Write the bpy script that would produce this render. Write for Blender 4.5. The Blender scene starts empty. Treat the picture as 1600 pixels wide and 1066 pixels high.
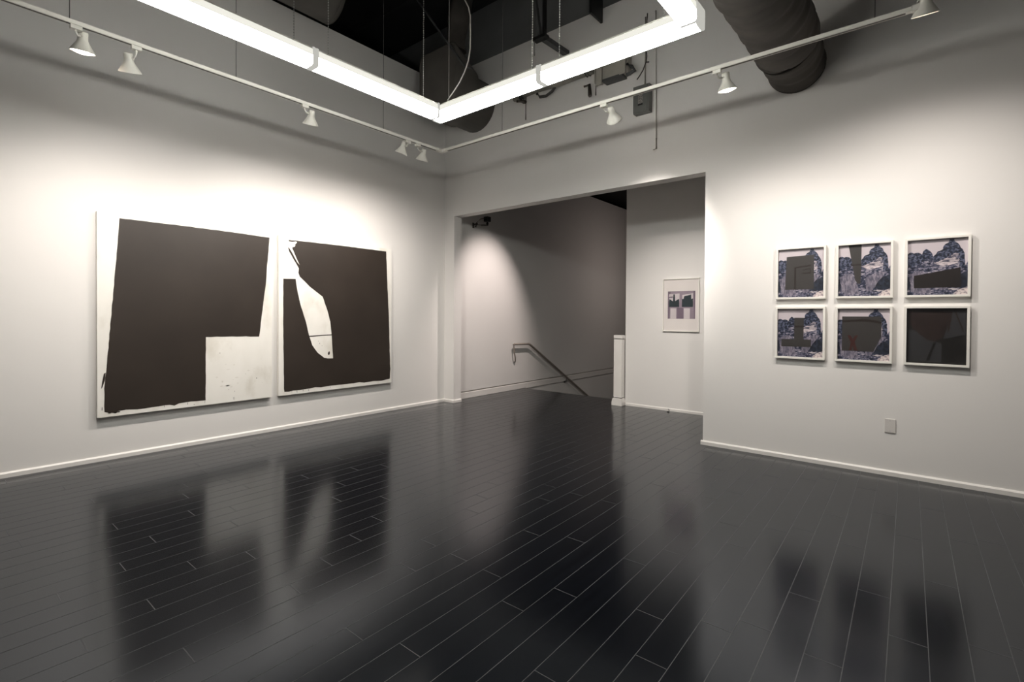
import bpy, bmesh, math, random
from mathutils import Vector, Matrix
from mathutils.geometry import tessellate_polygon

random.seed(7)
S = bpy.context.scene
COL = S.collection
PI = math.pi

# ------------------------------------------------------------------ materials
def principled(name, color, rough=.5, metal=0.0, spec=.5, noise=0.0, nscale=6.0, bump=0.0, bscale=120.0):
    m = bpy.data.materials.new(name); m.use_nodes = True
    nt = m.node_tree; b = nt.nodes['Principled BSDF']
    b.inputs['Base Color'].default_value = (*color, 1)
    b.inputs['Roughness'].default_value = rough
    b.inputs['Metallic'].default_value = metal
    b.inputs['Specular IOR Level'].default_value = spec
    tc = nt.nodes.new('ShaderNodeTexCoord')
    if noise:
        n = nt.nodes.new('ShaderNodeTexNoise'); n.inputs['Scale'].default_value = nscale; n.inputs['Detail'].default_value = 6
        nt.links.new(tc.outputs['Object'], n.inputs['Vector'])
        r = nt.nodes.new('ShaderNodeValToRGB')
        r.color_ramp.elements[0].position = .3; r.color_ramp.elements[1].position = .7
        r.color_ramp.elements[0].color = (*[c * (1 - noise) for c in color], 1)
        r.color_ramp.elements[1].color = (*[min(1, c * (1 + noise)) for c in color], 1)
        nt.links.new(n.outputs['Fac'], r.inputs['Fac']); nt.links.new(r.outputs['Color'], b.inputs['Base Color'])
    if bump:
        n2 = nt.nodes.new('ShaderNodeTexNoise'); n2.inputs['Scale'].default_value = bscale; n2.inputs['Detail'].default_value = 3
        nt.links.new(tc.outputs['Object'], n2.inputs['Vector'])
        bp = nt.nodes.new('ShaderNodeBump'); bp.inputs['Strength'].default_value = bump; bp.inputs['Distance'].default_value = .002
        nt.links.new(n2.outputs['Fac'], bp.inputs['Height']); nt.links.new(bp.outputs['Normal'], b.inputs['Normal'])
    return m

def emitter(name, color, strength):
    m = bpy.data.materials.new(name); m.use_nodes = True
    nt = m.node_tree; nt.nodes.clear()
    o = nt.nodes.new('ShaderNodeOutputMaterial'); e = nt.nodes.new('ShaderNodeEmission')
    e.inputs['Color'].default_value = (*color, 1); e.inputs['Strength'].default_value = strength
    nt.links.new(e.outputs[0], o.inputs[0])
    return m

def ramp_noise(name, stops, scale, stretch=(1, 1, 1), rough=.6, detail=8, distortion=0.0):
    m = bpy.data.materials.new(name); m.use_nodes = True
    nt = m.node_tree; b = nt.nodes['Principled BSDF']; b.inputs['Roughness'].default_value = rough
    tc = nt.nodes.new('ShaderNodeTexCoord'); mp = nt.nodes.new('ShaderNodeMapping'); mp.inputs['Scale'].default_value = stretch
    n = nt.nodes.new('ShaderNodeTexNoise'); n.inputs['Scale'].default_value = scale; n.inputs['Detail'].default_value = detail
    n.inputs['Distortion'].default_value = distortion
    r = nt.nodes.new('ShaderNodeValToRGB')
    while len(r.color_ramp.elements) < len(stops): r.color_ramp.elements.new(.5)
    for e, (p, c) in zip(r.color_ramp.elements, stops): e.position = p; e.color = (*c, 1)
    nt.links.new(tc.outputs['Object'], mp.inputs['Vector']); nt.links.new(mp.outputs['Vector'], n.inputs['Vector'])
    nt.links.new(n.outputs['Fac'], r.inputs['Fac']); nt.links.new(r.outputs['Color'], b.inputs['Base Color'])
    return m

M = {}
M['wall'] = principled('wall_paint_white', (.80, .785, .765), .62, spec=.3, noise=.012, nscale=.7, bump=.06, bscale=90)
M['trim'] = principled('trim_paint_white', (.84, .82, .79), .42, noise=.02, nscale=4)
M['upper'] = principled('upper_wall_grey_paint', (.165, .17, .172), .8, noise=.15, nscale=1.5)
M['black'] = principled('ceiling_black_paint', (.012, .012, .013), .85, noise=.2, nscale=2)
M['hallceil'] = principled('stair_ceiling_black', (.006, .006, .006), .9)
M['floor'] = ramp_noise('floor_black_stained_wood', [(.3, (.0038, .0045, .0065)), (.7, (.0062, .0073, .0105))], 3.0, (9, .6, 1), rough=.17)
M['floor'].node_tree.nodes['Principled BSDF'].inputs['Specular IOR Level'].default_value = .43
M['floor'].node_tree.nodes['Principled BSDF'].inputs['Specular Tint'].default_value = (.64, .78, .95, 1)
M['seam'] = principled('floor_seam_grey', (.062, .066, .072), .55, noise=.35, nscale=2.5)
M['white_metal'] = principled('white_enamel_metal', (.80, .785, .72), .38, noise=.02, nscale=10)
M['track_dark'] = principled('track_slot_dark', (.09, .085, .075), .6, noise=.1)
M['housing'] = principled('fixture_housing_enamel', (.84, .83, .76), .45, noise=.02, nscale=8)
M['lens'] = emitter('lit_fluorescent_lens', (1.0, .985, .92), 22.0)
M['housing_glow_strip'] = emitter('housing_strip_painted_glow', (1.0, .98, .88), .62)  # housing strip glows by itself, standing in for lamplight on its enamel
M['glow_cap'] = emitter('end_cap_painted_glow', (1.0, .985, .90), .36)  # opaque end caps emit faintly in place of light scattered from the lens
M['bulb'] = emitter('lit_bulb_face', (1.0, .84, .70), 26.0)
M['chain'] = principled('zinc_chain', (.50, .50, .48), .4, metal=.6, noise=.2, nscale=40)
M['cord'] = principled('white_cord', (.62, .60, .56), .5, noise=.05)
M['wire'] = principled('dark_wire', (.055, .053, .05), .5, noise=.1)
M['duct'] = principled('brown_black_duct_wrap', (.060, .053, .046), .75, noise=.25, nscale=5, bump=.4, bscale=25)
M['ductg'] = principled('painted_grey_duct', (.105, .098, .088), .6, noise=.15, nscale=3)
M['steel'] = principled('dark_painted_steel', (.075, .078, .078), .6, noise=.25, nscale=6)
M['pipe'] = principled('grey_painted_pipe', (.42, .40, .355), .5, noise=.1, nscale=6)
M['pipe2'] = principled('dull_grey_pipe', (.24, .23, .20), .5, noise=.1, nscale=6)
M['box'] = principled('grey_electrical_box', (.15, .155, .145), .5, noise=.1, nscale=8)
M['boxlabel'] = ramp_noise('printed_box_label', [(.4, (.07, .07, .065)), (.6, (.42, .40, .37))], 160, (1, 1, 1), rough=.5)
M['blackmetal'] = principled('black_metal', (.010, .010, .010), .45, noise=.2)
M['bronze'] = principled('dark_bronze_metal', (.055, .046, .038), .5, noise=.2)
M['rail'] = principled('handrail_brown_wood', (.27, .24, .21), .45, noise=.15, nscale=8)
M['gap'] = principled('reveal_gap_painted_shade', (.020, .018, .016), .8)  # shade inside the post's grooves is put into this dark colour
M['plate'] = principled('wall_plate_plastic', (.68, .655, .63), .4, noise=.01)
M['canvas'] = ramp_noise('primed_canvas', [(.30, (.70, .675, .61)), (.46, (.83, .815, .765)), (.7, (.87, .855, .81))], 2.3, (1, 1.6, 1), rough=.65)
M['smudge'] = ramp_noise('charcoal_smudge', [(.35, (.72, .70, .64)), (.6, (.80, .785, .735))], 14, rough=.7)
M['paint'] = ramp_noise('black_brown_paint', [(.3, (.023, .0165, .0125)), (.7, (.033, .0245, .019))], 1.8, (1, 1, 1), rough=.46)
M['frame'] = principled('white_lacquer_frame', (.84, .825, .775), .4, noise=.01)
M['mat'] = principled('white_mat_board', (.80, .755, .73), .8, noise=.01)
M['p_sky'] = principled('photo_pale_lilac', (.60, .54, .575), .5, noise=.03, nscale=3)
M['p_rock'] = ramp_noise('photo_dark_rock', [(.38, (.004, .008, .024)), (.47, (.020, .029, .066)), (.55, (.12, .12, .18)), (.64, (.42, .38, .44))], 42, (1, 1, 1.7), rough=.5, distortion=.6)
M['p_tree'] = ramp_noise('photo_dark_trees', [(.42, (.003, .006, .018)), (.50, (.018, .030, .068)), (.60, (.13, .14, .21))], 58, (1, 1, 1.3), rough=.5)
M['p_slab'] = ramp_noise('photo_lilac_slab', [(.34, (.075, .074, .115)), (.5, (.17, .155, .205)), (.66, (.31, .28, .335))], 38, (1.8, 1, .7), rough=.5, distortion=.5)
M['p_light'] = ramp_noise('photo_light_strata', [(.37, (.04, .045, .085)), (.46, (.42, .37, .40)), (.62, (.74, .65, .67))], 34, (.6, 1, 2.6), rough=.5, distortion=.4)
M['p_sand'] = ramp_noise('photo_pale_sand', [(.36, (.26, .22, .25)), (.52, (.68, .60, .59))], 60, rough=.5)
M['p_cave'] = ramp_noise('photo_cave', [(.4, (.005, .008, .018)), (.65, (.024, .032, .056))], 40, rough=.5)
M['p_over'] = principled('photo_dark_overlay', (.040, .0365, .0355), .5, noise=.05, nscale=6)
M['p_over2'] = principled('photo_black_overlay', (.013, .0095, .009), .5, noise=.1, nscale=6)
M['p_red'] = principled('photo_dark_red', (.048, .0115, .010), .5, noise=.1)
M['p_brown'] = principled('photo_dark_brown_band', (.016, .010, .0085), .5, noise=.1)
M['p_black'] = principled('photo_near_black', (.006, .0052, .005), .5, noise=.2)
M['p_bowl'] = principled('photo_dark_bowl', (.017, .0085, .0075), .5, noise=.3, nscale=14)
M['p_grey'] = principled('photo_charcoal_grey', (.028, .028, .031), .5, noise=.1)
M['p_mauve'] = principled('photo_mauve_wall', (.30, .24, .29), .5, noise=.08, nscale=8)
M['p_mauve2'] = principled('photo_mauve_deep', (.18, .135, .18), .5, noise=.08, nscale=8)
M['p_white'] = principled('photo_pale_plinth', (.62, .565, .58), .5, noise=.03)
M['p_teal'] = principled('photo_dark_teal', (.014, .027, .034), .5, noise=.5, nscale=60)
M['stairs'] = principled('stair_tread_dark', (.02, .02, .022), .5, noise=.2)

def glass_mat():
    m = bpy.data.materials.new('picture_glass'); m.use_nodes = True
    nt = m.node_tree; nt.nodes.clear()
    o = nt.nodes.new('ShaderNodeOutputMaterial'); mx = nt.nodes.new('ShaderNodeMixShader')
    t = nt.nodes.new('ShaderNodeBsdfTransparent'); g = nt.nodes.new('ShaderNodeBsdfGlossy'); f = nt.nodes.new('ShaderNodeLayerWeight')
    g.inputs['Roughness'].default_value = .03; f.inputs['Blend'].default_value = .5
    pw = nt.nodes.new('ShaderNodeMath'); pw.operation = 'POWER'; pw.inputs[1].default_value = 5
    ma = nt.nodes.new('ShaderNodeMath'); ma.operation = 'MULTIPLY_ADD'; ma.inputs[1].default_value = .97; ma.inputs[2].default_value = .016
    nt.links.new(f.outputs['Facing'], pw.inputs[0]); nt.links.new(pw.outputs[0], ma.inputs[0]); nt.links.new(ma.outputs[0], mx.inputs[0]); nt.links.new(t.outputs[0], mx.inputs[1]); nt.links.new(g.outputs[0], mx.inputs[2])
    nt.links.new(mx.outputs[0], o.inputs[0])
    return m
M['glass'] = glass_mat()

# ------------------------------------------------------------------ mesh helpers (world coordinates, origin moved afterwards)
def face_set(faces, mi):
    for f in faces: f.material_index = mi

def box(bm, x0, x1, y0, y1, z0, z1, mi=0):
    v = [bm.verts.new(p) for p in ((x0,y0,z0),(x1,y0,z0),(x1,y1,z0),(x0,y1,z0),(x0,y0,z1),(x1,y0,z1),(x1,y1,z1),(x0,y1,z1))]
    fs = [bm.faces.new([v[i] for i in q]) for q in ((3,2,1,0),(4,5,6,7),(0,1,5,4),(1,2,6,5),(2,3,7,6),(3,0,4,7))]
    face_set(fs, mi); return fs

def frame_axes(d):
    d = Vector(d).normalized()
    up = Vector((0,0,1)) if abs(d.z) < .95 else Vector((1,0,0))
    a = d.cross(up).normalized(); b = a.cross(d).normalized()
    return d, a, b

def tube(bm, pts, r, n=8, mi=0, caps=True):
    pts = [Vector(p) for p in pts]; rings = []
    for i, p in enumerate(pts):
        d = (pts[min(i+1, len(pts)-1)] - pts[max(i-1, 0)])
        _, a, b = frame_axes(d)
        if rings:
            pa = rings[-1][1]; dd = d.normalized()
            a = (pa - dd * pa.dot(dd)).normalized(); b = dd.cross(a)
        rr = r[i] if isinstance(r, (list, tuple)) else r
        rings.append(([bm.verts.new(p + a*math.cos(2*PI*k/n)*rr + b*math.sin(2*PI*k/n)*rr) for k in range(n)], a))
    fs = []
    for i in range(len(rings)-1):
        A, B = rings[i][0], rings[i+1][0]
        for k in range(n): fs.append(bm.faces.new((A[k], A[(k+1)%n], B[(k+1)%n], B[k])))
    for f in fs: f.smooth = True
    if caps:
        fs.append(bm.faces.new(list(reversed(rings[0][0])))); fs.append(bm.faces.new(rings[-1][0]))
    face_set(fs, mi); return fs

def bar(bm, p, q, w, h, mi=0):
    p, q = Vector(p), Vector(q); d, a, b = frame_axes(q-p)
    vs = []
    for c in (p, q):
        for s, t in ((-1,-1),(1,-1),(1,1),(-1,1)): vs.append(bm.verts.new(c + a*s*w/2 + b*t*h/2))
    fs = [bm.faces.new([vs[i] for i in f]) for f in ((3,2,1,0),(4,5,6,7),(0,1,5,4),(1,2,6,5),(2,3,7,6),(3,0,4,7))]
    face_set(fs, mi); return fs

def lathe(bm, prof, n=28, mi=0, smooth=True):
    """profile of (radius, z) around the local z axis"""
    rings = []
    for r, z in prof:
        if r < 1e-6: rings.append([bm.verts.new((0,0,z))])
        else: rings.append([bm.verts.new((r*math.cos(2*PI*k/n), r*math.sin(2*PI*k/n), z)) for k in range(n)])
    for A, B in zip(rings, rings[1:]):
        for k in range(n):
            a0, a1 = A[k % len(A)], A[(k+1) % len(A)]; b0, b1 = B[k % len(B)], B[(k+1) % len(B)]
            vs = []
            for v in (a0, a1, b1, b0):
                if v not in vs: vs.append(v)
            if len(vs) > 2:
                f = bm.faces.new(vs); f.smooth = smooth; f.material_index = mi

def extrude_poly(bm, pts, vec, mi=0):
    """solid from a planar outline (list of 3-D points) pushed along vec"""
    vec = Vector(vec); A = [bm.verts.new(p) for p in pts]; B = [bm.verts.new(Vector(p)+vec) for p in pts]
    n = len(pts); tri = tessellate_polygon([[Vector(p) for p in pts]])
    fs = []
    for t in tri:
        fs.append(bm.faces.new([A[i] for i in t])); fs.append(bm.faces.new([B[i] for i in reversed(t)]))
    for k in range(n): fs.append(bm.faces.new((A[k], B[k], B[(k+1)%n], A[(k+1)%n])))
    face_set(fs, mi); return fs

def mk(name, bm, mats, parent=None, origin=None, bevel=0.0, segs=2):
    bmesh.ops.recalc_face_normals(bm, faces=bm.faces)
    me = bpy.data.meshes.new(name)
    o = bpy.data.objects.new(name, me); COL.objects.link(o)
    if origin is None: origin = getattr(parent, 'location', Vector((0,0,0))).copy() if parent is not None and parent.parent is None else Vector((0,0,0))
    origin = Vector(origin)
    bmesh.ops.translate(bm, verts=bm.verts, vec=-origin)
    bm.to_mesh(me); bm.free()
    for m in (mats if isinstance(mats, (list, tuple)) else [mats]): me.materials.append(m)
    if parent is not None:
        o.parent = parent
        wp = parent.location.copy(); pp = parent.parent
        while pp is not None: wp += pp.location; pp = pp.parent
        o.location = origin - wp
    else: o.location = origin
    if bevel:
        md = o.modifiers.new('bevel', 'BEVEL'); md.width = bevel; md.segments = segs; md.limit_method = 'ANGLE'
    return o

def local(name, bm, mats, parent, loc=(0,0,0)):
    """mesh already in the parent's local frame"""
    bmesh.ops.recalc_face_normals(bm, faces=bm.faces)
    me = bpy.data.meshes.new(name); bm.to_mesh(me); bm.free()
    for m in (mats if isinstance(mats, (list, tuple)) else [mats]): me.materials.append(m)
    o = bpy.data.objects.new(name, me); COL.objects.link(o); o.parent = parent; o.location = loc
    return o

def thing(name, label, cat, loc, group=None):
    o = bpy.data.objects.new(name, None); COL.objects.link(o); o.location = loc
    o.empty_display_size = .1
    o['label'] = label; o['category'] = cat
    if group: o['group'] = group
    return o

def tag(o, label, cat, group=None):
    o['label'] = label; o['category'] = cat
    if group: o['group'] = group
    return o

def struct(name, bm, mats, label=None, cat=None, bevel=0.0):
    o = mk(name, bm, mats, bevel=bevel); o['kind'] = 'structure'
    o['label'] = label or name.replace('_', ' '); o['category'] = cat or name.split('_')[0]
    return o

NB = bmesh.new

# ------------------------------------------------------------------ the room
XR, YF, ZC = 10.0, -9.2, 6.1            # far right wall, wall behind the camera, black ceiling
JL, JR, HZ, TH = .2175, 4.145, 2.983, .165  # opening in the back wall and its thickness
EY = 2.03                               # edge of the landing at the stair

b = NB()
outl = [(0,YF,0),(XR,YF,0),(XR,.02,0),(7.0,.02,0),(7.0,1.66,0),(2.37,1.66,0),(2.37,EY,0),(.03,EY,0),(.03,.02,0),(0,.02,0)]
extrude_poly(b, outl, (0,0,-.12), 0)
# plank seams: 13.5 cm boards running towards the back wall, a hair off square
PW, PH, TL = .1354, 4.083, .0135
KN = [(-21,-4.11),(-19,-4.19),(-16,-4.28),(-16,-2.97),(-15,-4.06),(-15,-2.74),(-14,-4.58),(-12,-4.79),(-10,-4.54),(-10,-3.23),(-9,-4.28),(-8,-4.8),(-8,-3.5),(-7,-3.76),(-6,-4.04),(-5,-4.29),(-4,-4.81),(-4,-3.51),(-3,-3.78),(-3,-2.46),(-2,-3.52),(-2,-2.21),(-1,-4.3),(-1,-2.99),(-1,-1.71),(0,-3.53),(0,-2.19),(1,-4.21),(1,-2.89),(2,-3.69),(2,-2.36),(3,-3.43),(4,-2.91),(5,-3.97),(6,-3.33),(8,-3.22),(12,-2.43),(13,-2.79)]
def seam_quad(p, q, w):
    p, q = Vector((*p, .0005)), Vector((*q, .0005)); d = (q-p).normalized(); n = Vector((-d.y, d.x, 0))*w/2
    f = b.faces.new([b.verts.new(c) for c in (p-n, q-n, q+n, p+n)]); f.material_index = 1
for n in range(-31, 45):
    s = PH + n*PW
    x_at = lambda y, s=s: s - TL*y
    y1 = 1.6 if 2.4 < s < 4.1 else (EY-.01 if .08 < s < 2.35 else -.02)
    if s < .08: y1 = -.02
    if 0.02 < x_at(YF) and s < XR-.05 and s > .02:
        seam_quad((x_at(YF+.01), YF+.01), (x_at(y1), y1), .0034)
    known = [y for k, y in KN if k == n]
    y0 = known[0] if known else random.uniform(-1.3, 0)
    js = set(round(y, 2) for y in known)
    for k in range(-8, 8):
        y = y0 + 1.31*k
        if all(abs(y-j) > .3 for j in js): js.add(round(y, 2))
    for y in js:
        if YF+.1 < y < y1-.05 and s > .02 and s+PW < XR-.05:
            seam_quad((x_at(y), y), (x_at(y)+PW, y), .0042)
floor = struct('floor', b, [M['floor'], M['seam']], 'glossy black stained plank floor')

b = NB(); box(b, -.16, 0, YF, TH, 0, 5.12)
struct('wall_left', b, M['wall'], 'tall white wall behind the two large paintings')
b = NB()
extrude_poly(b, [(0,0,0),(JL,0,0),(JL,0,HZ),(JR,0,HZ),(JR,0,0),(XR,0,0),(XR,0,5.25),(0,0,5.25)], (0,TH,0))
struct('wall_back', b, M['wall'], 'white back wall with a wide opening to the stair landing')
b = NB(); box(b, -1.6, XR, .06, .25, 5.12, ZC+.05); box(b, -.16, XR, .02, .25, 5.2501, 5.30)
struct('wall_back_upper', b, M['upper'], 'dark grey upper band of the back wall under the black ceiling', 'wall')
b = NB(); box(b, XR, XR+.15, YF, TH, 0, ZC)
struct('wall_right', b, M['wall'])
b = NB(); box(b, -1.6, XR+.15, YF-.15, YF, 0, ZC)
struct('wall_front', b, M['wall'])
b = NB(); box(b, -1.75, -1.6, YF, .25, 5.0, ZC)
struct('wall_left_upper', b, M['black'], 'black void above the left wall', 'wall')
b = NB(); box(b, -1.75, XR+.15, YF-.15, .25, ZC, ZC+.1)
for i in range(12):                                   # purlins painted with the deck
    y = -.9 - .72*i; box(b, -1.6, XR, y-.04, y+.04, ZC-.16, ZC)
struct('ceiling', b, M['black'], 'high black painted ceiling')
b = NB(); box(b, -1.6, -.16, YF, .06, 5.0, 5.1)
struct('trim_3', b, M['black'], 'dark soffit beside the head of the left wall', 'trim')

# landing and stair behind the opening
HX = .055
b = NB()
box(b, -.16, HX, TH, 9.5, .121, 4.17); box(b, -.16, HX-.06, TH, 9.5, .10, .121); box(b, -.16, HX, TH, 9.5, -3.2, .10)
struct('wall_stair', b, M['wall'], 'white wall beside the stair, with handrail')
b = NB(); box(b, HX, HX+.018, TH, 2.09, 0, .10); box(b, HX, HX+.018, 2.09, 9.5, -.008, .10)
struct('trim_1', b, M['trim'], 'white base trim along the stair wall', 'trim', bevel=.003)
b = NB(); box(b, 2.392, 7.0, 1.64, 1.76, 0, 4.3)
struct('wall_landing', b, M['wall'], 'short white wall facing the opening, with one small framed print')
b = NB(); box(b, -.16, 7.2, TH, 9.6, 4.3, 4.4)
struct('ceiling_stair', b, M['hallceil'], 'black ceiling over the stair', 'ceiling')
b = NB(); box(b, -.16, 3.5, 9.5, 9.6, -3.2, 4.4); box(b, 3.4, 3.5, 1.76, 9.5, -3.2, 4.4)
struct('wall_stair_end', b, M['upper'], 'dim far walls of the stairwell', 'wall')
b = NB(); box(b, 7.0, 7.1, TH, 1.76, 0, 4.4)
struct('wall_landing_end', b, M['wall'])
b = NB()
for i in range(12): box(b, HX, 2.39, EY+.001+.28*i, EY+.28*(i+1)+.02, -.17*(i+2), -.17*(i+1))
box(b, HX, 2.39, EY+3.36, 9.5, -2.3, -2.2)
struct('floor_stair', b, M['stairs'], 'dark stair treads going down', 'floor')

# baseboards (thin, with a small chamfer)
def base_profile_y(bm, x, y0, y1, sgn, h=.047, t=.018):      # runs along y on plane x
    pts = [(x, y0, 0), (x+sgn*t, y0, 0), (x+sgn*t, y0, h-.012), (x+sgn*(t-.010), y0, h), (x, y0, h)]
    extrude_poly(bm, pts, (0, y1-y0, 0))
def base_profile_x(bm, y, x0, x1, sgn, h=.047, t=.018):
    pts = [(x0, y, 0), (x0, y+sgn*t, 0), (x0, y+sgn*t, h-.012), (x0, y+sgn*(t-.010), h), (x0, y, h)]
    extrude_poly(bm, pts, (x1-x0, 0, 0))
b = NB(); base_profile_y(b, 0, YF, -.001, 1)
struct('baseboard_left', b, M['trim'], 'low white baseboard under the two large paintings')
b = NB(); base_profile_x(b, 0, .019, JL+.018, -1); base_profile_y(b, JL, 0, TH, 1)
struct('baseboard_jamb', b, M['trim'], 'short white baseboard around the left jamb')
b = NB(); base_profile_x(b, 0, JR-.018, XR, -1)
struct('baseboard_back', b, M['trim'], 'low white baseboard under the six framed photographs')
b = NB(); base_profile_x(b, 1.64, 2.41, 7.0, -1, .042, .014)
struct('baseboard_landing', b, M['trim'], 'thin white baseboard of the landing wall')

# ------------------------------------------------------------------ newel post at the stair head
nw = thing('newel_post', 'white square post with a cap at the head of the stair', 'post', (2.31, 1.585, 0))
b = NB(); box(b, 2.246, 2.382, 1.532, 1.639, .125, 1.04)
mk('shaft', b, M['trim'], nw, bevel=.003)
b = NB(); box(b, 2.262, 2.366, 1.548, 1.639, .113, .125)
mk('shadow_gap', b, M['gap'], nw)
b = NB(); box(b, 2.262, 2.366, 1.548, 1.639, 1.04, 1.05)
mk('shadow_gap', b, M['gap'], nw)
b = NB(); box(b, 2.244, 2.390, 1.526, 1.639, 1.05, 1.105)
mk('cap', b, M['trim'], nw, bevel=.006)
b = NB()
extrude_poly(b, [(2.222,1.51,0),(2.40,1.51,0),(2.40,1.51,.05),(2.385,1.51,.113),(2.24,1.51,.113),(2.222,1.51,.05)], (0,.129,0))
mk('base', b, M['trim'], nw, bevel=.004)

# ------------------------------------------------------------------ handrail on the stair wall
hr = thing('handrail', 'brown handrail sloping down the stair wall', 'handrail', (HX, 1.9, .5))
b = NB()
sl = -.58
path = [(.12,1.632,.855),(.12,1.66,.868),(.12,2.08,.857),(.12,2.14,.842)] + [(.12, 2.14+k*.25, .842+sl*k*.25) for k in range(1, 13)]
tube(b, path, .021, 10)
mk('rail', b, M['rail'], hr)
b = NB(); tube(b, [(.12,1.637,.86),(.12,1.645,.80),(.118,1.662,.70),(.108,1.70,.61),(.085,1.73,.55),(HX+.002,1.745,.52)], .013, 8)
mk('return_leg', b, M['rail'], hr)
for yy in (3.45, 4.9):
    zz = .842 + sl*(yy-2.14)
    b = NB(); tube(b, [(.12,yy,zz-.018),(.12,yy,zz-.06),(.10,yy,zz-.085),(HX+.006,yy,zz-.09)], .008, 8)
    lathe_c = (HX+.004, yy, zz-.09); tube(b, [(HX+.001,yy,zz-.09),(HX+.010,yy,zz-.09)], .032, 14)
    mk('bracket', b, M['bronze'], hr)

# ------------------------------------------------------------------ clamp arm with black head high on the stair wall
am = thing('wall_arm_camera', 'small black camera on a bent arm above the stair handrail', 'camera', (HX, .62, 2.92))
b = NB(); box(b, HX+.001, HX+.014, .580, .620, 2.895, 2.985)
mk('wall_plate', b, M['bronze'], am, bevel=.003)
b = NB(); tube(b, [(HX+.012,.60,2.955),(HX+.09,.60,2.955)], .022, 12); tube(b, [(HX+.075,.60,2.955),(HX+.075,.585,2.90)], .014, 10)
mk('knuckle', b, M['bronze'], am)
b = NB(); tube(b, [(HX+.08,.60,2.945),(HX+.085,.72,2.952),(HX+.09,.855,2.97)], .012, 10)
mk('lower_arm', b, M['bronze'], am)
b = NB(); tube(b, [(HX+.075,.60,2.975),(HX+.08,.70,3.055),(HX+.09,.83,3.095)], .006, 8)
mk('stay_wire', b, M['bronze'], am)
b = NB(); tube(b, [(HX+.09,.862,2.965),(HX+.09,.862,2.985),(HX+.09,.862,3.005),(HX+.09,.862,3.03)], [.015,.021,.021,.010], 12); box(b, HX+.045, HX+.135, .815, .905, 3.03, 3.115)
mk('camera_head', b, M['blackmetal'], am, bevel=.008)

# ------------------------------------------------------------------ paintings (left wall)
def roughen(pts, amp, step):
    out = []
    n = len(pts)
    for i in range(n):
        p, q = Vector(pts[i]), Vector(pts[(i+1) % n]); L = (q-p).length; k = max(1, int(L/step))
        for j in range(k):
            t = j/k; r = p.lerp(q, t)
            if j: r = r + Vector((random.uniform(-amp, amp), random.uniform(-amp, amp)))
            out.append(r)
    return out
CX = .052
def paint(bm, pts, mi, lift=.0012, amp=.0, step=.05):
    P = roughen(pts, amp, step) if amp else [Vector(p) for p in pts]
    vs = [bm.verts.new((CX+lift, p.x, p.y)) for p in P]
    for t in tessellate_polygon([[Vector((p.x, p.y, 0)) for p in P]]):
        try: f = bm.faces.new([vs[i] for i in t]); f.material_index = mi
        except ValueError: pass
def spot_mark(bm, y, z, w, h, mi=1, lift=.0018, n=7):
    paint(bm, [(y+w/2*math.cos(2*PI*k/n)*random.uniform(.7,1.1), z+h/2*math.sin(2*PI*k/n)*random.uniform(.7,1.1)) for k in range(n)], mi, lift)

ZT, ZB = 2.3506, .4194
LA = [(-4.25,2.309),(-3.84,2.311),(-3.353,2.311),(-2.835,2.301),(-2.845,2.14),(-2.862,1.98),(-2.877,1.745),(-2.909,1.492),(-2.938,1.24),(-2.953,1.14),(-3.243,1.150),(-3.508,1.151),(-3.51,.831),(-3.511,.47),(-3.70,.474)]
LA += [(-3.76,.470),(-3.80,.452),(-3.84,.466),(-3.88,.468),(-4.0,.462),(-4.115,.458),(-4.2,.468),(-4.26,.464),(-4.285,.452),(-4.33,.455),(-4.368,.470),(-4.369,.692),(-4.348,.935),(-4.318,1.343),(-4.28,1.857),(-4.274,1.918)]
RA = [(-2.607,2.301),(-2.472,2.306),(-1.88,2.312),(-1.184,2.31),(-1.16,1.835),(-1.132,1.337),(-1.112,.70),(-1.104,.62),(-1.110,.56),(-1.112,.50),(-1.117,.475),(-1.25,.462),(-1.40,.469),(-1.543,.463),(-1.62,.478),(-1.70,.470),(-1.875,.471),(-2.05,.474),(-2.183,.467),(-2.26,.478),(-2.33,.468),(-2.47,.462),(-2.55,.466),(-2.6,.459),(-2.655,.462),(-2.662,.50),(-2.67,1.236),(-2.67,1.829),(-2.518,1.835),(-2.499,1.712),(-2.457,1.527),(-2.387,1.313),(-2.339,1.122),(-2.301,1.012),(-2.228,.913),(-2.139,.844),(-2.09,.832),(-2.014,.828),(-2.033,1.114),(-2.055,1.311),(-2.095,1.451),(-2.162,1.63),(-2.331,1.746),(-2.466,1.868),(-2.483,1.912),(-2.477,1.966),(-2.54,2.066),(-2.600,2.165),(-2.613,2.215),(-2.595,2.20),(-2.57,2.165),(-2.50,2.045),(-2.466,2.008),(-2.50,2.075),(-2.545,2.175),(-2.56,2.20),(-2.555,2.225),(-2.525,2.255),(-2.50,2.285),(-2.515,2.295),(-2.56,2.283),(-2.60,2.285)]

p1 = thing('abstract_painting', 'large canvas left of its neighbour, black block with a white square bottom right', 'painting', (0, -3.6135, ZB))
b = NB(); box(b, .012, CX, -4.4192, -2.8079, ZB, ZT, 0)
paint(b, LA, 1, .0012, .0022, .045)
paint(b, [(-4.372,.83),(-4.358,.84),(-4.366,.76),(-4.384,.70),(-4.392,.69),(-4.385,.75)], 1, .0014)
for i in range(6): spot_mark(b, -4.30+random.uniform(-.03,.05), .452+random.uniform(-.006,.004), .03, .012)
for y, z, w, h in ((-3.228,.455,.006,.045),(-3.89,.457,.004,.03),(-3.68,.46,.004,.03),(-3.52,.455,.003,.035),(-3.62,.44,.012,.006),(-3.37,.97,.010,.010),(-2.98,.66,.010,.014),(-3.28,.56,.006,.006),(-3.22,.535,.008,.008),(-3.10,.72,.006,.006),(-4.386,.50,.006,.05)):
    spot_mark(b, y, z, w, h)
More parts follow.
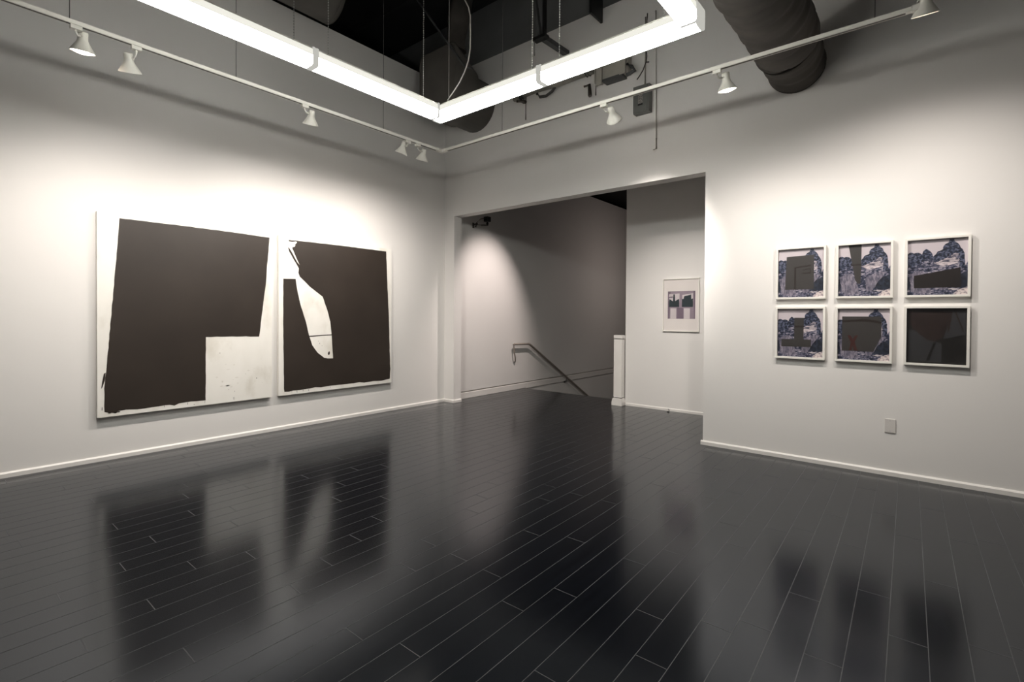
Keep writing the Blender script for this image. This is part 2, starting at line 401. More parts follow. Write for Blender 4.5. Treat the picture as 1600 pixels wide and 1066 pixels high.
for i in range(22):
    y, z = random.uniform(-3.42,-2.9), random.uniform(.52,.86); spot_mark(b, y, z, random.uniform(.015,.05), random.uniform(.008,.022), 2, .0010)
mk('canvas', b, [M['canvas'], M['paint'], M['smudge']], p1)
b = NB()
for y0, y1, z0, z1 in ((-4.41,-4.36,ZB+.01,ZT-.01),(-2.867,-2.817,ZB+.01,ZT-.01),(-4.36,-2.867,ZB+.01,ZB+.06),(-4.36,-2.867,ZT-.06,ZT-.01)): box(b, .0002, .012, y0, y1, z0, z1)
mk('stretcher', b, M['rail'], p1)

p2 = thing('abstract_painting', 'large canvas nearest the stair opening, black with a white fish-like sliver', 'painting', (0, -1.907, ZB))
b = NB(); box(b, .012, CX, -2.7249, -1.0893, ZB, ZT, 0)
paint(b, RA, 1, .0012, .0018, .045)
paint(b, [(-2.345,1.131),(-2.18,1.139),(-2.028,1.142),(-2.030,1.130),(-2.18,1.127),(-2.335,1.119)], 1, .0014)
spot_mark(b, -2.073, .90, .036, .055, 1)
for y, z, w, h in ((-2.20,1.03,.006,.02),(-2.17,1.00,.006,.01),(-2.22,1.06,.005,.012),(-2.42,.455,.005,.03),(-2.50,.45,.005,.035),(-2.35,.45,.006,.03),(-2.05,.455,.004,.018),(-2.565,.452,.004,.02)):
    spot_mark(b, y, z, w, h)
spot_mark(b, -2.545, 2.245, .05, .05, 2, .0016)
mk('canvas', b, [M['canvas'], M['paint'], M['smudge']], p2)
b = NB()
for y0, y1, z0, z1 in ((-2.715,-2.665,ZB+.01,ZT-.01),(-1.149,-1.099,ZB+.01,ZT-.01),(-2.665,-1.149,ZB+.01,ZB+.06),(-2.665,-1.149,ZT-.06,ZT-.01)): box(b, .0002, .012, y0, y1, z0, z1)
mk('stretcher', b, M['rail'], p2)

# ------------------------------------------------------------------ six framed photographs (back wall)
FW, FH, FD, FM = .424, .507, .040, .0185
def base_layers():
    """the landscape print: (material, outline in u right / v down, rough amplitude)"""
    sky = [(0,0),(1,0),(1,1),(0,1)]
    rock = [(0,.24),(.04,.215),(.08,.22),(.11,.235),(.16,.225),(.21,.235),(.245,.265),(.27,.20),(.32,.165),(.37,.195),(.41,.24),(.435,.31),(.48,.27),(.51,.22),(.56,.205),(.60,.185),(.605,.13),(.63,.10),(.66,.085),(.69,.07),(.71,.015),(.775,.015),(.785,.055),(.82,.08),(.86,.12),(.88,.17),(.925,.22),(.945,.29),(.955,.40),(.955,.50),(.965,.47),(1,.42),(1,1),(0,1)]
    tree1 = [(.0,.24),(.04,.215),(.08,.22),(.11,.235),(.16,.225),(.21,.235),(.245,.265),(.27,.20),(.32,.165),(.37,.195),(.41,.24),(.435,.31),(.40,.36),(.33,.34),(.25,.40),(.15,.46),(0,.50)]
    tree2 = [(.435,.34),(.48,.27),(.51,.22),(.56,.205),(.60,.185),(.605,.13),(.63,.10),(.66,.085),(.69,.07),(.71,.015),(.775,.015),(.785,.055),(.82,.08),(.86,.12),(.88,.17),(.925,.22),(.945,.29),(.955,.40),(.95,.52),(.86,.50),(.87,.33),(.80,.25),(.72,.30),(.62,.36),(.52,.42),(.45,.44)]
    light = [(.44,.42),(.52,.41),(.60,.37),(.70,.33),(.79,.27),(.86,.28),(.80,.35),(.87,.39),(.84,.44),(.72,.47),(.60,.49),(.52,.46)]
    slab1 = [(.02,.62),(.12,.58),(.27,.55),(.33,.68),(.38,.78),(.41,.96),(.15,.97),(.06,.90),(.05,.74)]
    slab2 = [(.52,.66),(.66,.585),(.80,.55),(.95,.54),(.86,.62),(.74,.78),(.66,.90),(.54,.92),(.545,.78)]
    cave = [(.70,.86),(.76,.74),(.84,.65),(1,.585),(1,.86),(.82,.885)]
    cave2 = [(0,.66),(.04,.72),(.05,.84),(0,.92)]
    sand = [(.78,.97),(.88,.90),(1,.86),(1,1),(.78,1)]
    fleck = [(.68,.90),(.76,.885),(.80,.895),(.87,.895),(.86,.91),(.78,.915),(.72,.905)]
    return [('p_sky', sky, 0), ('p_rock', rock, .006), ('p_tree', tree1, .007), ('p_tree', tree2, .007), ('p_light', light, .006), ('p_slab', slab1, .006), ('p_slab', slab2, .006), ('p_cave', cave, .005), ('p_cave', cave2, .004), ('p_sand', sand, .006), ('p_white', fleck, .006)]

def picture(root, x0, x1, z0, z1, yb, layers, name='photograph', oy=None):
    """flat print made of stacked inked areas, front facing -y"""
    bm = NB(); mats = []
    w, h = x1-x0, z1-z0
    box(bm, x0, x1, yb, yb+.002, z0, z1, 0); mats.append(M[layers[0][0]])
    for i, (mn, pts, amp) in enumerate(layers):
        if i == 0: continue
        if M[mn] not in mats: mats.append(M[mn])
        mi = mats.index(M[mn])
        P = roughen(pts, amp, .02) if amp else [Vector(p) for p in pts]
        P = [Vector((min(1,max(0,p.x)), min(1,max(0,p.y)))) for p in P]
        y = yb - .00018*i
        vs = [bm.verts.new((x0+p.x*w, y, z1-p.y*h)) for p in P]
        for t in tessellate_polygon([[Vector((p.x, p.y, 0)) for p in P]]):
            try: f = bm.faces.new([vs[k] for k in t]); f.material_index = mi
            except ValueError: pass
    return mk(name, bm, mats, root)

def frame_mesh(root, x0, x1, z0, z1, yw, depth, m):
    bm = NB(); yf = yw - depth
    o = [(x0,z0),(x1,z0),(x1,z1),(x0,z1)]; n = [(x0+m,z0+m),(x1-m,z0+m),(x1-m,z1-m),(x0+m,z1-m)]
    def ring(pts, y): return [bm.verts.new((p[0], y, p[1])) for p in pts]
    A, B, C, D = ring(o, yw-.0005), ring(o, yf), ring(n, yf), ring(n, yw-.0005)
    for P, Q in ((A,B),(B,C),(C,D),(D,A)):
        for k in range(4): bm.faces.new((P[k], P[(k+1)%4], Q[(k+1)%4], Q[k]))
    return mk('frame', bm, M['frame'], root, bevel=.0012, segs=2)

def framed(label, x0, z0, w, h, yw, layers, group, m=FM, mat_win=None, depth=FD):
    x1, z1 = x0+w, z0+h
    r = thing('framed_photograph', label, 'framed photograph', ((x0+x1)/2, yw, z0), group)
    frame_mesh(r, x0, x1, z0, z1, yw, depth, m)
    if mat_win:
        a0, a1, c0, c1 = mat_win
        bm = NB()
        for q in ((x0+m,a0,z0+m,z1-m),(a1,x1-m,z0+m,z1-m),(a0,a1,z0+m,c0),(a0,a1,c1,z1-m)): box(bm, q[0], q[1], yw-.014, yw-.011, q[2], q[3])
        mk('mat_board', bm, M['mat'], r)
        picture(r, a0, a1, c0, c1, yw-.010, layers)
    else:
        picture(r, x0+m, x1-m, z0+m, z1-m, yw-.012, layers)
    bm = NB(); box(bm, x0+m, x1-m, yw-depth*.62-.002, yw-depth*.62, z0+m, z1-m)
    mk('glass_pane', bm, M['glass'], r)
    return r

BL = base_layers
GF = 'six framed photographs in two rows'
cols, rows = (4.857, 5.361, 5.8645), (1.580, .9965)
framed('top row nearest the opening, white frame, dark upright rectangle over rocks', cols[0], rows[0], FW, FH, 0,
       BL()+[('p_over', [(.185,.155),(.79,.135),(.79,.84),(.155,.84)], 0), ('p_brown', [(.36,.375),(.72,.335),(.72,.37),(.40,.40),(.40,.84),(.36,.84)], .002), ('p_brown', [(.53,.43),(.72,.41),(.72,.52),(.53,.52),(.53,.50),(.70,.49),(.70,.43),(.55,.45)], .002)], GF)
framed('white frame, top row middle, dark tapering spike over rocks', cols[1], rows[0], FW, FH, 0,
       BL()+[('p_over', [(.195,.0),(.45,.0),(.44,.755),(.38,.76),(.33,.68)], 0), ('p_brown', [(.245,.38),(.445,.37),(.445,.40),(.25,.41)], .002)], GF)
framed('white frame, top row far from the opening, black horizontal wedge over rocks', cols[2], rows[0], FW, FH, 0,
       BL()+[('p_over2', [(.115,.645),(.885,.52),(.90,.87),(.115,.87)], 0)], GF)
framed('white frame, bottom row nearest the opening, dark inverted T over rocks', cols[0], rows[1], FW, FH, 0,
       BL()+[('p_over', [(.375,.185),(.585,.185),(.58,.635),(.745,.635),(.745,.79),(.085,.79),(.085,.635),(.37,.635)], 0), ('p_brown', [(.375,.35),(.585,.35),(.585,.385),(.375,.39)], .002)], GF)
framed('white frame, bottom row middle, dark shield shape with a red X', cols[1], rows[1], FW, FH, 0,
       BL()+[('p_over', [(.085,.155),(.845,.155),(.845,.54),(.70,.83),(.085,.83)], 0), ('p_brown', [(.085,.235),(.30,.215),(.50,.20),(.70,.22),(.845,.255),(.845,.30),(.68,.265),(.50,.25),(.30,.26),(.085,.275)], .002),
             ('p_red', [(.195,.52),(.25,.52),(.305,.60),(.35,.52),(.405,.52),(.34,.65),(.36,.72),(.405,.82),(.335,.82),(.30,.73),(.275,.82),(.23,.82),(.26,.66)], .003)], GF)
framed('white frame, bottom row far from the opening, almost all black print', cols[2], rows[1], FW, FH, 0,
       [('p_black', [(0,0),(1,0),(1,1),(0,1)], 0),
        ('p_grey', [(.03,.39),(.14,.40),(.30,.50),(.42,.585),(.52,.60),(.60,.64),(.60,.97),(.03,.97)], .003),
        ('p_grey', [(.08,.04),(.98,.04),(.98,.46),(.76,.52),(.62,.56),(.70,.30),(.74,.06)], .003),
        ('p_bowl', [(.05,.06),(.72,.06),(.68,.34),(.62,.52),(.50,.60),(.38,.58),(.26,.50),(.12,.38),(.06,.26)], .006),
        ('p_bowl', [(.72,.06),(.77,.06),(.72,.42),(.69,.42)], .003),
        ('p_brown', [(.80,.06),(.83,.06),(.96,.40),(.94,.42)], .003),
        ('p_black', [(.47,.61),(.51,.615),(.40,.93),(.36,.96),(.34,.94)], .004),
        ('p_black', [(.61,.55),(.98,.50),(.98,.98),(.61,.98)], .003),
        ('p_black', [(.0,.0),(1,.0),(1,.045),(0,.045)], 0)], GF)

# print on the landing wall
framed('single white framed print on the wall past the opening, two dark works on plinths', 3.004, 1.182, .541, .778, 1.64,
       [('p_mauve', [(0,0),(1,0),(1,1),(0,1)], 0), ('p_mauve2', [(0,0),(.10,0),(.06,1),(0,1)], .004), ('p_mauve2', [(.34,.58),(.58,.62),(.58,1),(.34,1)], .01), ('p_mauve2', [(.93,0),(1,0),(1,1),(.96,1)], .004),
        ('p_white', [(.04,.10),(.43,.08),(.43,.35),(.04,.35)], .003), ('p_white', [(.53,.14),(.92,.08),(.92,.35),(.53,.30)], .003),
        ('p_mauve2', [(.04,.20),(.18,.18),(.18,.24),(.04,.24)], .004),
        ('p_teal', [(.05,.28),(.19,.36),(.205,.11),(.26,.11),(.27,.36),(.42,.27),(.42,.57),(.04,.57)], .004),
        ('p_teal', [(.52,.28),(.58,.28),(.60,.19),(.85,.13),(.855,.29),(.92,.27),(.92,.57),(.52,.57)], .004),
        ('p_white', [(.10,.62),(.315,.62),(.315,.995),(.10,.995)], 0), ('p_white', [(.59,.62),(.81,.62),(.81,.995),(.59,.995)], 0)],
       None, m=.013, mat_win=(3.077, 3.482, 1.370, 1.774), depth=.034)

# ------------------------------------------------------------------ blank wall plate
wp = thing('wall_plate', 'small blank white cover plate low on the wall under the photographs', 'wall plate', (5.778, 0, .38))
b = NB(); box(b, 5.739, 5.818, -.009, -.0005, .381, .504)
mk('plate', b, M['plate'], wp, bevel=.003)
for zz in (.397, .488):
    b = NB(); tube(b, [(5.778,-.009,zz),(5.778,-.0105,zz)], .0035, 10)
    mk('screw', b, M['chain'], wp)

# ------------------------------------------------------------------ fluorescent fixtures
LB, LW = 3.2, .112
GL = 'suspended fluorescent fixtures'
def chain_mesh(z0, z1):
    bm = NB(); n = int((z1-z0)/.020)
    tube(bm, [(0,0,z0),(0,0,z1)], .0016, 5)
    for k in range(n):
        z = z0 + .020*(k+.5)
        top, bot = bm.verts.new((0,0,z+.0062)), bm.verts.new((0,0,z-.0062))
        ring = [bm.verts.new((.0058*math.cos(PI/2*j+.4), .0058*math.sin(PI/2*j+.4), z)) for j in range(4)]
        for j in range(4):
            bm.faces.new((ring[j], ring[(j+1)%4], top)); bm.faces.new((ring[(j+1)%4], ring[j], bot))
    return bm
def fixture(label, p, q, chains, cap0=True, cap1=True):
    """p -> q: ends of the centre line in plan"""
    p, q = Vector((*p, 0)), Vector((*q, 0)); c = (p+q)/2; L = (q-p).length; ang = math.atan2(q.y-p.y, q.x-p.x)
    r = thing('fluorescent_fixture', label, 'ceiling light', (c.x, c.y, LB), GL); r.rotation_euler.z = ang
    w = LW/2; h = L/2
    bm = NB()
    prof = [(-w+.002,.112),(w-.002,.112),(w-.010,.126),(-w+.010,.126)]
    extrude_poly(bm, [(-h, y, z) for y, z in prof], (L,0,0))
    hs = local('housing', bm, M['housing'], r)
    bm = NB(); e = .019
    prof = [(-w,.066),(-w,.016),(-w+.005,.005),(-w+.016,0),(w-.016,0),(w-.005,.005),(w,.016),(w,.066)]
    extrude_poly(bm, [(-h+e, y, z) for y, z in prof], (L-2*e,0,0))
    local('lens', bm, M['lens'], r)
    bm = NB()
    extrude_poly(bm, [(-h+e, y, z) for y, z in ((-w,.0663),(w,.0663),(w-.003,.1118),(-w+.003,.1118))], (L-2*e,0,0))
    local('housing_glow_strip', bm, M['housing_glow_strip'], r)
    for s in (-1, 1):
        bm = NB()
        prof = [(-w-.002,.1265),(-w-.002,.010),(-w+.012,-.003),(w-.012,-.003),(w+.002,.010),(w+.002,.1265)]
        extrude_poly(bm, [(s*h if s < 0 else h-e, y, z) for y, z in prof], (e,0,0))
        local('end_cap', bm, M['glow_cap'], r)
    for dx in chains:
        local('chain', chain_mesh(.1265, ZC-.003-LB), M['chain'], r, (dx, 0, 0))
    return r
xl, yb = 2.467+LW/2, -2.342-LW/2          # centre lines of the two visible runs
f1 = fixture('lit fluorescent fixture above the paintings, ending at the inner corner', (xl, -2.342-LW-.006), (xl, -3.652), (-.451, .47))
f2 = fixture('lit fluorescent fixture at the left end of the row above the paintings', (xl, -3.658), (xl, -4.872), (-.475, .475))
f3 = fixture('lit fluorescent fixture above the stair opening, starting at the inner corner', (2.467, yb), (3.684, yb), (.51,))
f4 = fixture('lit fluorescent fixture above the opening, ending near the brown duct', (3.690, yb), (4.905, yb), (-.455, .36))
f5 = fixture('lit fluorescent fixture cut by the top edge, square to the row over the opening', (4.846, -2.342-LW-.012), (4.846, -3.67), (.45,))
bm = NB(); tube(bm, [(-.395,-.045,.1265),(-.395,-.045,ZC-.003-LB)], .0026, 6)
local('hanging_wire', bm, M['chain'], f3)
cp = [(2.62,.115),(2.66,.16),(2.735,.215),(2.80,.265),(2.862,.34),(2.905,.42),(2.925,.52),(2.928,.64),(2.925,.80),(2.905,.88),(2.85,.98),(2.79,1.08),(2.74,1.25),(2.72,1.6),(2.71,ZC-.003-LB)]
bm = NB(); tube(bm, [(x-3.0755, -.025, z) for x, z in cp], .0058, 8)
local('power_cord', bm, M['cord'], f3)

# ------------------------------------------------------------------ track with spotlights
TX, TY, TZ = 1.455, -1.40, 3.386
tr = thing('light_track', 'white L-shaped lighting track hung along both walls', 'lighting track', (TX, TY, TZ))
TE = 5.905
def rail_mesh(along_y):
    bm = NB()
    # inverted channel with a dark slot underneath
    w, h = .0175, .024
    pr = [(-w,-.004),(w,-.004),(w,h),(-w,h)]
    if along_y:
        extrude_poly(bm, [(TX+a, -8.6, TZ+z) for a, z in pr], (0, 8.6+TY+w, 0), 0)
        box(bm, TX-.009, TX+.009, -8.59, TY-.1, TZ-.0052, TZ-.0038, 1)
    else:
        extrude_poly(bm, [(TX+w+.0005, TY+a, TZ+z) for a, z in pr], (TE-TX-w, 0, 0), 0)
        box(bm, TX+.1, TE-.03, TY-.009, TY+.009, TZ-.0052, TZ-.0038, 1)
    return bm
mk('rail', rail_mesh(True), [M['white_metal'], M['track_dark']], tr)
mk('rail', rail_mesh(False), [M['white_metal'], M['track_dark']], tr)
b = NB(); box(b, TX-.021, TX+.075, TY-.021, TY+.021, TZ-.008, TZ+.027); box(b, TX-.021, TX+.021, TY-.075, TY-.021, TZ-.008, TZ+.027)
mk('corner_joiner', b, M['white_metal'], tr, bevel=.003)
for x, y in ((TX,-4.824),(TX,-3.754),(TX,-2.256),(2.417,TY),(5.713,TY)):
    b = NB(); tube(b, [(x,y,TZ+.024),(x,y,ZC-.003)], .0026, 6)
    mk('hanging_wire', b, M['wire'], tr)

def head_meshes(protrude):
    bm = NB()
    lathe(bm, [(0,.002),(.024,.002),(.0285,-.002),(.030,-.009),(.0292,-.044),(.0305,-.056),(.0365,-.072),(.0465,-.089),(.058,-.108),(.067,-.122),(.0715,-.131),(.0715,-.136),(.0685,-.136),(.056,-.110),(.044,-.090),(.033,-.072),(.024,-.058),(0,-.056)], 32)
    bb = NB(); d = .012 if protrude else -.006
    lathe(bb, [(0,-.134-d),(.030,-.133-d),(.050,-.131-d*.6),(.063,-.128-d*.2),(.065,-.124),(.046,-.098),(.030,-.075),(.015,-.062),(0,-.059)], 28)
    return bm, bb
GS = 'white spotlights along the lighting track'
HEADS = [ # label, track point, back of head, aim, protruding bulb, power
 ('white track spotlight with glowing rim at the left end of the left track', (TX,-4.79), (1.402,-4.745,3.378), (0.62,-4.66,0.0), True, 52),
 ('white track spotlight second from the left end of the left track', (TX,-4.45), (1.41,-4.49,3.336), (0.05,-3.85,.30), False, 58),
 ('white track spotlight alone midway along the left track, over the gap between paintings', (TX,-3.144), (1.41,-3.051,3.375), (0.05,-2.65,.35), False, 92),
 ('white track spotlight farther from the track corner, of the close pair', (TX,-1.923), (1.41,-1.93,3.375), (0.05,-2.15,.40), False, 54),
 ('white track spotlight nearest the track corner, of the close pair', (TX,-1.777), (1.41,-1.642,3.372), (0.05,-1.40,.40), False, 48),
 ('white track spotlight in front of the header of the opening', (3.668,TY), (3.716,-1.36,3.351), (3.30,1.6,.95), False, 190),
 ('white track spotlight with glowing rim beside the brown duct', (4.690,TY), (4.735,-1.335,3.372), (4.90,-.50,0.0), True, 82),
 ('white track spotlight at the right end of the track, cut by the top edge', (5.936,TY), (5.975,-1.425,3.475), (5.95,-.1,.40), False, 76),
]
for label, (tx, ty), back, aim, prot, power in HEADS:
    r = thing('track_spotlight', label, 'spotlight', (tx, ty, TZ), GS)
    bm = NB()
    along_y = abs(tx-TX) < .01
    if along_y: box(bm, tx-.0185, tx+.0185, ty-.032, ty+.032, TZ-.034, TZ-.0055)
    elif tx > TE: box(bm, tx-.030, tx+.028, ty-.0185, ty+.0185, TZ-.008, TZ+.032)
    else: box(bm, tx-.032, tx+.032, ty-.0185, ty+.0185, TZ-.034, TZ-.0055)
    mk('adapter', bm, M['white_metal'], r, bevel=.003)
    B = Vector(back); A = Vector(aim); d = (A-B).normalized()
    q = (-d).to_track_quat('Z', 'Y')               # head's local +z points backwards
    neck = B + d*.035
    bm = NB(); up = 1 if tx > TE else -1; T0 = Vector((tx, ty, TZ+.032 if up > 0 else TZ-.034)); T1 = T0 + Vector((0,0,.018*up))
    side = (neck - T1); side = side - d*side.dot(d); side = side.normalized() if side.length > 1e-4 else Vector((0,1,0))
    K = neck - side*.027
    tube(bm, [T0, T1, (T1*2+K)/3 + Vector((0,0,.012*up)), K], .0065, 8)
    tube(bm, [K - side*.008, K + side*.004], .013, 12)
    mk('knuckle_arm', bm, M['white_metal'], r)
    bm, bb = head_meshes(prot)
    hd = bpy.data.objects.new('shade', bpy.data.meshes.new('shade')); COL.objects.link(hd)
    bmesh.ops.recalc_face_normals(bm, faces=bm.faces); bm.to_mesh(hd.data); bm.free(); hd.data.materials.append(M['white_metal'])
    hd.parent = r; hd.location = B - r.location; hd.rotation_mode = 'QUATERNION'; hd.rotation_quaternion = q
    bo = local('bulb', bb, M['bulb'], hd)
    L = bpy.data.lights.new('spot_beam', 'SPOT'); L.energy = power; L.color = (1.0, .92, .85); L.spot_size = math.radians(64 if abs(aim[1]-1.6) < .01 else 142); L.spot_blend = 1.0; L.shadow_soft_size = .035
    lo = bpy.data.objects.new('spot_beam', L); COL.objects.link(lo); lo.parent = hd; lo.location = (0,0,-.175)

# lamp over the landing, hidden behind the header of the opening
def hall_spot(loc, aim, power, size, soft=.04):
    L = bpy.data.lights.new('landing_beam', 'SPOT'); L.energy = power; L.color = (1.0, .86, .80); L.spot_size = math.radians(size); L.spot_blend = .9; L.shadow_soft_size = soft
    o = bpy.data.objects.new('landing_beam', L); COL.objects.link(o); o.location = loc
    o.rotation_euler = (Vector(aim)-Vector(loc)).to_track_quat('-Z', 'Y').to_euler()
hall_spot((1.65, .98, 3.9), (.055, .90, 1.15), 250, 56)

LA2 = bpy.data.lights.new('stair_fill', 'AREA'); LA2.energy = 6; LA2.color = (1.0, .84, .76); LA2.size = .9  # unseen soft fill added to brighten the far stair wall
lo = bpy.data.objects.new('stair_fill', LA2); COL.objects.link(lo); lo.location = (2.25, 5.2, 2.4); lo.rotation_euler = (0, math.radians(75), 0)

# ------------------------------------------------------------------ ducts
d1 = thing('round_duct', 'dark wrapped round duct running into the back wall beside the right track', 'duct', (5.01, -1.4, 3.845))
b = NB(); pts, rs = [], []
k = 0; y = -.001
t = 0
while t < 5.2:
    wob = .006*math.sin(t*31) + .004*math.sin(t*53+1)
    big = 0 if t < .55 else (.022 if t < .75 else .018)
    if t < 2.2: cy, cz = -t-.008, 3.845
    elif t < 2.2+.55*PI/2: a = (t-2.2)/.55; cy, cz = -2.208-.55*math.sin(a), 3.845+.55*(1-math.cos(a))
    else: cy, cz = -2.758, 4.395+(t-2.2-.55*PI/2)
    if cz > ZC-.17: break
    pts.append((5.01+.01*math.sin(t*2.2), cy, cz+.012*math.sin(t*1.7))); rs.append(.246+wob+big)
    t += .028
tube(b, pts, rs, 40)
mk('duct_wrap', b, M['duct'], d1)
b = NB(); tube(b, [(5.01+.01*math.sin(.55*2.2),-.53,3.855),(5.01,-.57,3.857)], .272, 40)
mk('joint_band', b, M['duct'], d1)

d2 = thing('duct_stub', 'dark rounded duct stub on the back wall at the room corner', 'duct', (.70, -.4, 4.2))
def rr_profile(x0, x1, z0, z1, r0, r1, n=8):
    P = []
    for cx, cz, a0, r in ((x1-r0, z0+r0, -PI/2, r0), (x1-r1, z1-r1, 0, r1), (x0+r1, z1-r1, PI/2, r1), (x0+r0, z0+r0, PI, r0)):
        for j in range(n+1):
            a = a0 + PI/2*j/n; P.append((cx+r*math.cos(a), cz+r*math.sin(a)))
    return P
b = NB()
def loft(bm, profs):
    R = [[bm.verts.new((x, y, z)) for x, z in P] for y, P in profs]
    n = len(R[0])
    for A, B in zip(R, R[1:]):
        for k in range(n):
            f = bm.faces.new((A[k], A[(k+1)%n], B[(k+1)%n], B[k])); f.smooth = True
    bm.faces.new(R[0]); bm.faces.new(list(reversed(R[-1])))
loft(b, [(-.0002, rr_profile(.33,1.07,4.205,4.95,.365,.365)), (-.35, rr_profile(.33,1.07,4.205,4.95,.365,.365)), (-.36, rr_profile(.315,1.085,4.19,5.0,.35,.30)), (-.80, rr_profile(.315,1.085,4.19,5.14,.30,.12)), (-.82, rr_profile(.335,1.065,4.21,5.12,.28,.10))])
mk('duct_shell', b, M['ductg'], d2)
b = NB(); tube(b, [(.86,-.62,5.135),(.92,-.62,5.5),(1.02,-.62,ZC-.17)], [.16,.155,.15], 24)
mk('riser', b, M['duct'], d2)

d3 = thing('round_duct', 'grey round duct with a capped end above the left wall', 'duct', (.35, -3.6, 5.28))
b = NB(); tube(b, [(.35, -6.5+.1*k, 5.285) for k in range(44)], .30, 40)
mk('duct_wrap', b, M['ductg'], d3)
for yy in (-2.23, -3.9, -5.5):
    b = NB(); tube(b, [(.35, yy-.02, 5.285), (.35, yy+.02, 5.285)], .306, 40)
    mk('joint_band', b, M['ductg'], d3)
for yy in (-2.6, -4.9):
    b = NB(); tube(b, [(.35, yy, 5.586), (.35, yy, ZC-.003)], .006, 6)
    mk('hanger_rod', b, M['steel'], d3)

# ------------------------------------------------------------------ pipework and electrics on the back wall
pp = thing('pipe_run', 'grey pipe run along the back wall below the dark band', 'pipe', (2.2, -.11, 4.45))
b = NB(); tube(b, [(1.53,-.11,4.455),(2.2,-.11,4.458),(2.797,-.11,4.462)], .046, 14)
mk('pipe', b, M['pipe2'], pp)
for xx in (1.66, 2.72):
    b = NB(); tube(b, [(xx-.02,-.11,4.457),(xx+.02,-.11,4.458)], .056, 14); box(b, xx-.02, xx+.02, -.11, -.0005, 4.505, 4.53)
    mk('clamp', b, M['steel'], pp)
b = NB(); tube(b, [(1.58,-.11,4.40),(1.70,-.11,4.365),(1.735,-.11,4.35)], [.018,.03,.02], 10); tube(b, [(1.737,-.11,4.42),(1.737,-.11,4.105)], .0065, 8)
mk('drop_rod', b, M['bronze'], pp)
b = NB(); tube(b, [(1.92,-.10,4.415),(1.97,-.10,4.36),(2.07,-.10,4.345),(2.17,-.10,4.38),(2.22,-.10,4.43)], .019, 10)
mk('hose_loop', b, M['wire'], pp)

st = thing('conduit_rack', 'steel strut rack holding a junction trough on the back wall', 'conduit rack', (3.05, -.1, 4.25))
for x0, x1, z0 in ((2.848,2.925,4.243),(3.163,3.240,4.285)):
    b = NB()
    for q in ((x0,x1,-.135,-.128),(x0,x0+.006,-.128,-.10),(x1-.006,x1,-.128,-.10)): box(b, q[0], q[1], q[2], q[3], z0, 4.72)
    mk('strut', b, M['pipe'], st)
b = NB(); box(b, 2.80, 3.26, -.10, -.0005, 4.30, 4.66)
mk('trough', b, M['pipe'], st, bevel=.006)
b = NB(); box(b, 2.93, 3.20, -.125, -.0005, 4.27, 4.299)
mk('trough_lip', b, M['steel'], st)
b = NB(); tube(b, [(3.245,-.09,4.40),(3.30,-.09,4.36),(3.345,-.09,4.30),(3.24,-.09,4.275)], .022, 10)
mk('elbow', b, M['steel'], st)
b = NB(); tube(b, [(2.84,-.12,4.44),(2.84,-.12,4.134)], .0075, 8)
mk('drop_rod', b, M['bronze'], st)
b = NB(); tube(b, [(2.66,-.10,4.30),(2.735,-.10,4.30),(2.745,-.10,4.17),(2.752,-.10,4.155)], [.014,.02,.026,.022], 10)
mk('pipe_end', b, M['bronze'], st)

eb = thing('electrical_box', 'grey electrical box with a label behind the right track', 'electrical box', (3.42, 0, 3.78))
b = NB(); box(b, 3.325, 3.523, -.085, -.0002, 3.785, 4.105)
mk('enclosure', b, M['box'], eb, bevel=.004)
b = NB(); box(b, 3.327, 3.50, -.094, -.0855, 3.795, 4.098)
mk('cover', b, M['box'], eb, bevel=.003)
b = NB(); box(b, 3.392, 3.446, -.097, -.0945, 3.888, 4.00)
mk('printed_label', b, M['boxlabel'], eb)
for z0, z1 in ((3.868,3.887),(4.001,4.014)):
    b = NB(); box(b, 3.390, 3.448, -.099, -.0945, z0, z1)
    mk('latch', b, M['blackmetal'], eb)
b = NB(); tube(b, [(3.455,-.045,4.105),(3.455,-.045,4.9)], .010, 10)
mk('conduit', b, M['pipe'], eb)

cb = NB(); tube(cb, [(3.50,-.10,4.9),(3.492,-.11,4.52),(3.503,-.115,4.40),(3.495,-.118,4.335),(3.462,-.12,4.255),(3.42,-.12,4.20),(3.385,-.12,4.165)], .0062, 8); tube(cb, [(3.495,-.118,4.335),(3.53,-.118,4.325)], .008, 8)
tag(mk('dangling_cable', cb, M['wire'], origin=(3.45,-.11,4.3)), 'black cable end dangling above the electrical box', 'cable')
rb = NB(); tube(rb, [(3.563,-.012,4.95),(3.576,-.012,4.0),(3.583,-.012,3.352)], .0065, 8); tube(rb, [(3.583,-.012,3.47),(3.584,-.012,3.349)], .0095, 8); tube(rb, [(3.584,-.012,3.352),(3.55,-.012,3.345)], .0065, 8)
tag(mk('wall_rod', rb, M['pipe'], origin=(3.58,-.012,3.35)), 'thin hooked metal rod running down the wall beside the electrical box', 'rod')

# ------------------------------------------------------------------ dark roof steel
tj = thing('roof_brace', 'dark steel brace with a drop rod meeting the back wall above the lights', 'steel brace', (2.1, -.3, 4.9))
b = NB(); bar(b, (2.335,-.0,4.86), (2.335,-.55,4.835), .07, .06)
mk('bottom_chord', b, M['steel'], tj)
b = NB(); bar(b, (2.30,-.55,4.83), (2.24,-.62,5.45), .05, .04); bar(b, (2.24,-.62,5.45), (2.10,-.80,ZC-.005), .05, .04)
mk('diagonal', b, M['steel'], tj)
b = NB(); bar(b, (2.37,-.56,4.80), (2.37,-.56,ZC-.005), .05, .03); box(b, 2.23, 2.42, -.62, -.53, 4.80, 4.835)
mk('hanger', b, M['blackmetal'], tj)
b = NB(); tube(b, [(2.25,-.6,4.80),(2.25,-.6,4.62)], .006, 6)
mk('drop_rod', b, M['bronze'], tj)
bp = NB(); box(bp, 2.835, 2.862, -.28, -.0005, 5.07, ZC-.005)
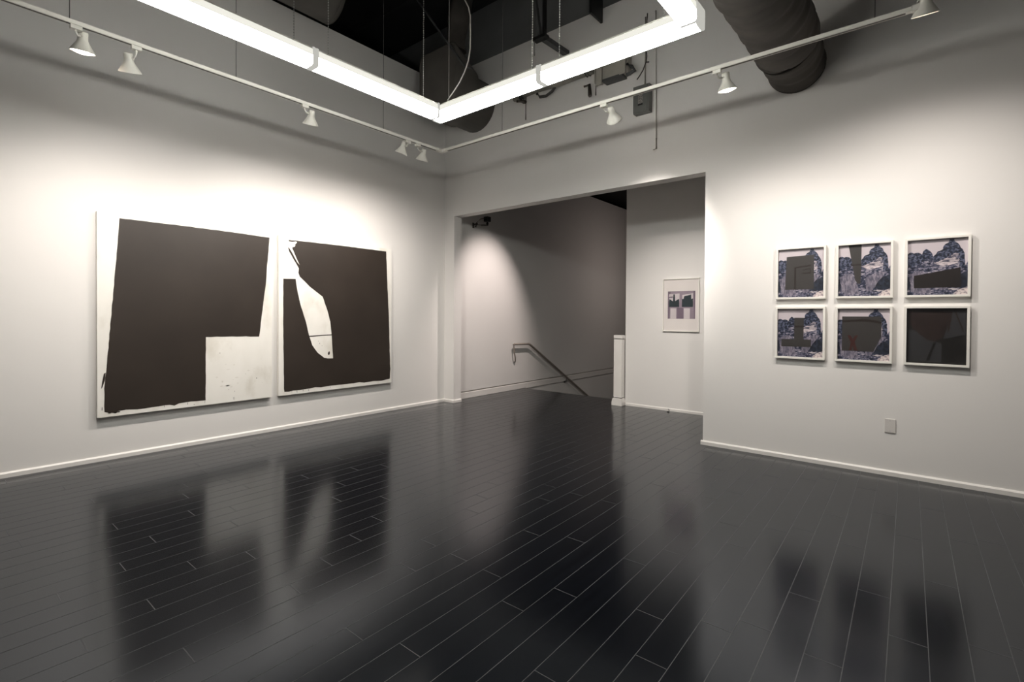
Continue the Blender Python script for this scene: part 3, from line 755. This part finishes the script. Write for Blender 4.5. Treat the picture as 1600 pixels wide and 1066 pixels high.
tag(mk('joist_plate', bp, M['blackmetal'], origin=(2.85,-.1,5.07)), 'dark steel joist end plate on the back wall above the lights', 'steel plate')
SB = [(1.33,-.9,4.66),(.23,-.9,6.09),(1.40,-.9,4.62),(1.46,-.9,4.60)]
bp = NB(); bar(bp, SB[0], SB[1], .032, .022); tube(bp, [SB[0],SB[2],SB[3]], .012, 8)
tag(mk('sway_brace', bp, M['steel'], origin=(.5,-.8,5.4)), 'thin slanting steel brace in front of the duct stub in the corner', 'steel brace')

# ------------------------------------------------------------------ little cable by the landing baseboard
cb = NB(); tube(cb, [(3.10,1.620,.030),(3.12,1.60,.028),(3.135,1.58,.012),(3.14,1.55,.006),(3.125,1.52,.006)], .005, 6)
tag(mk('floor_cable', cb, M['wire'], origin=(3.12,1.57,0)), 'short dark cable stub on the floor at the landing baseboard', 'cable')

# ------------------------------------------------------------------ camera, world, view
cam = bpy.data.cameras.new('camera'); co = bpy.data.objects.new('camera', cam); COL.objects.link(co)
yaw, pitch, roll = .6884, -.0118, .0062
F = Vector((-math.sin(yaw)*math.cos(pitch), math.cos(yaw)*math.cos(pitch), math.sin(pitch)))
R0 = Vector((math.cos(yaw), math.sin(yaw), 0)); U0 = R0.cross(F)
R = R0*math.cos(roll) + U0*math.sin(roll); U = -R0*math.sin(roll) + U0*math.cos(roll)
co.matrix_world = Matrix(((R.x,U.x,-F.x,5.9723),(R.y,U.y,-F.y,-5.5314),(R.z,U.z,-F.z,1.4),(0,0,0,1)))
cam.sensor_width = 36; cam.lens = 774.9*36/1600; cam.shift_y = -30.37/1600; cam.clip_start = .05
S.camera = co
w = bpy.data.worlds.new('world'); S.world = w; w.use_nodes = True
w.node_tree.nodes['Background'].inputs['Color'].default_value = (0, 0, 0, 1)
S.view_settings.view_transform = 'Standard'; S.view_settings.look = 'None'; S.view_settings.gamma = 1
S.view_settings.exposure = 0.52; S.view_settings.use_curve_mapping = False
try:
    S.cycles.use_denoising = True; S.cycles.denoiser = 'OPENIMAGEDENOISE'
    S.cycles.max_bounces = 10; S.cycles.diffuse_bounces = 6; S.cycles.sample_clamp_indirect = 6; S.cycles.caustics_reflective = False; S.cycles.caustics_refractive = False
    S.cycles.transparent_max_bounces = 12
except Exception: pass
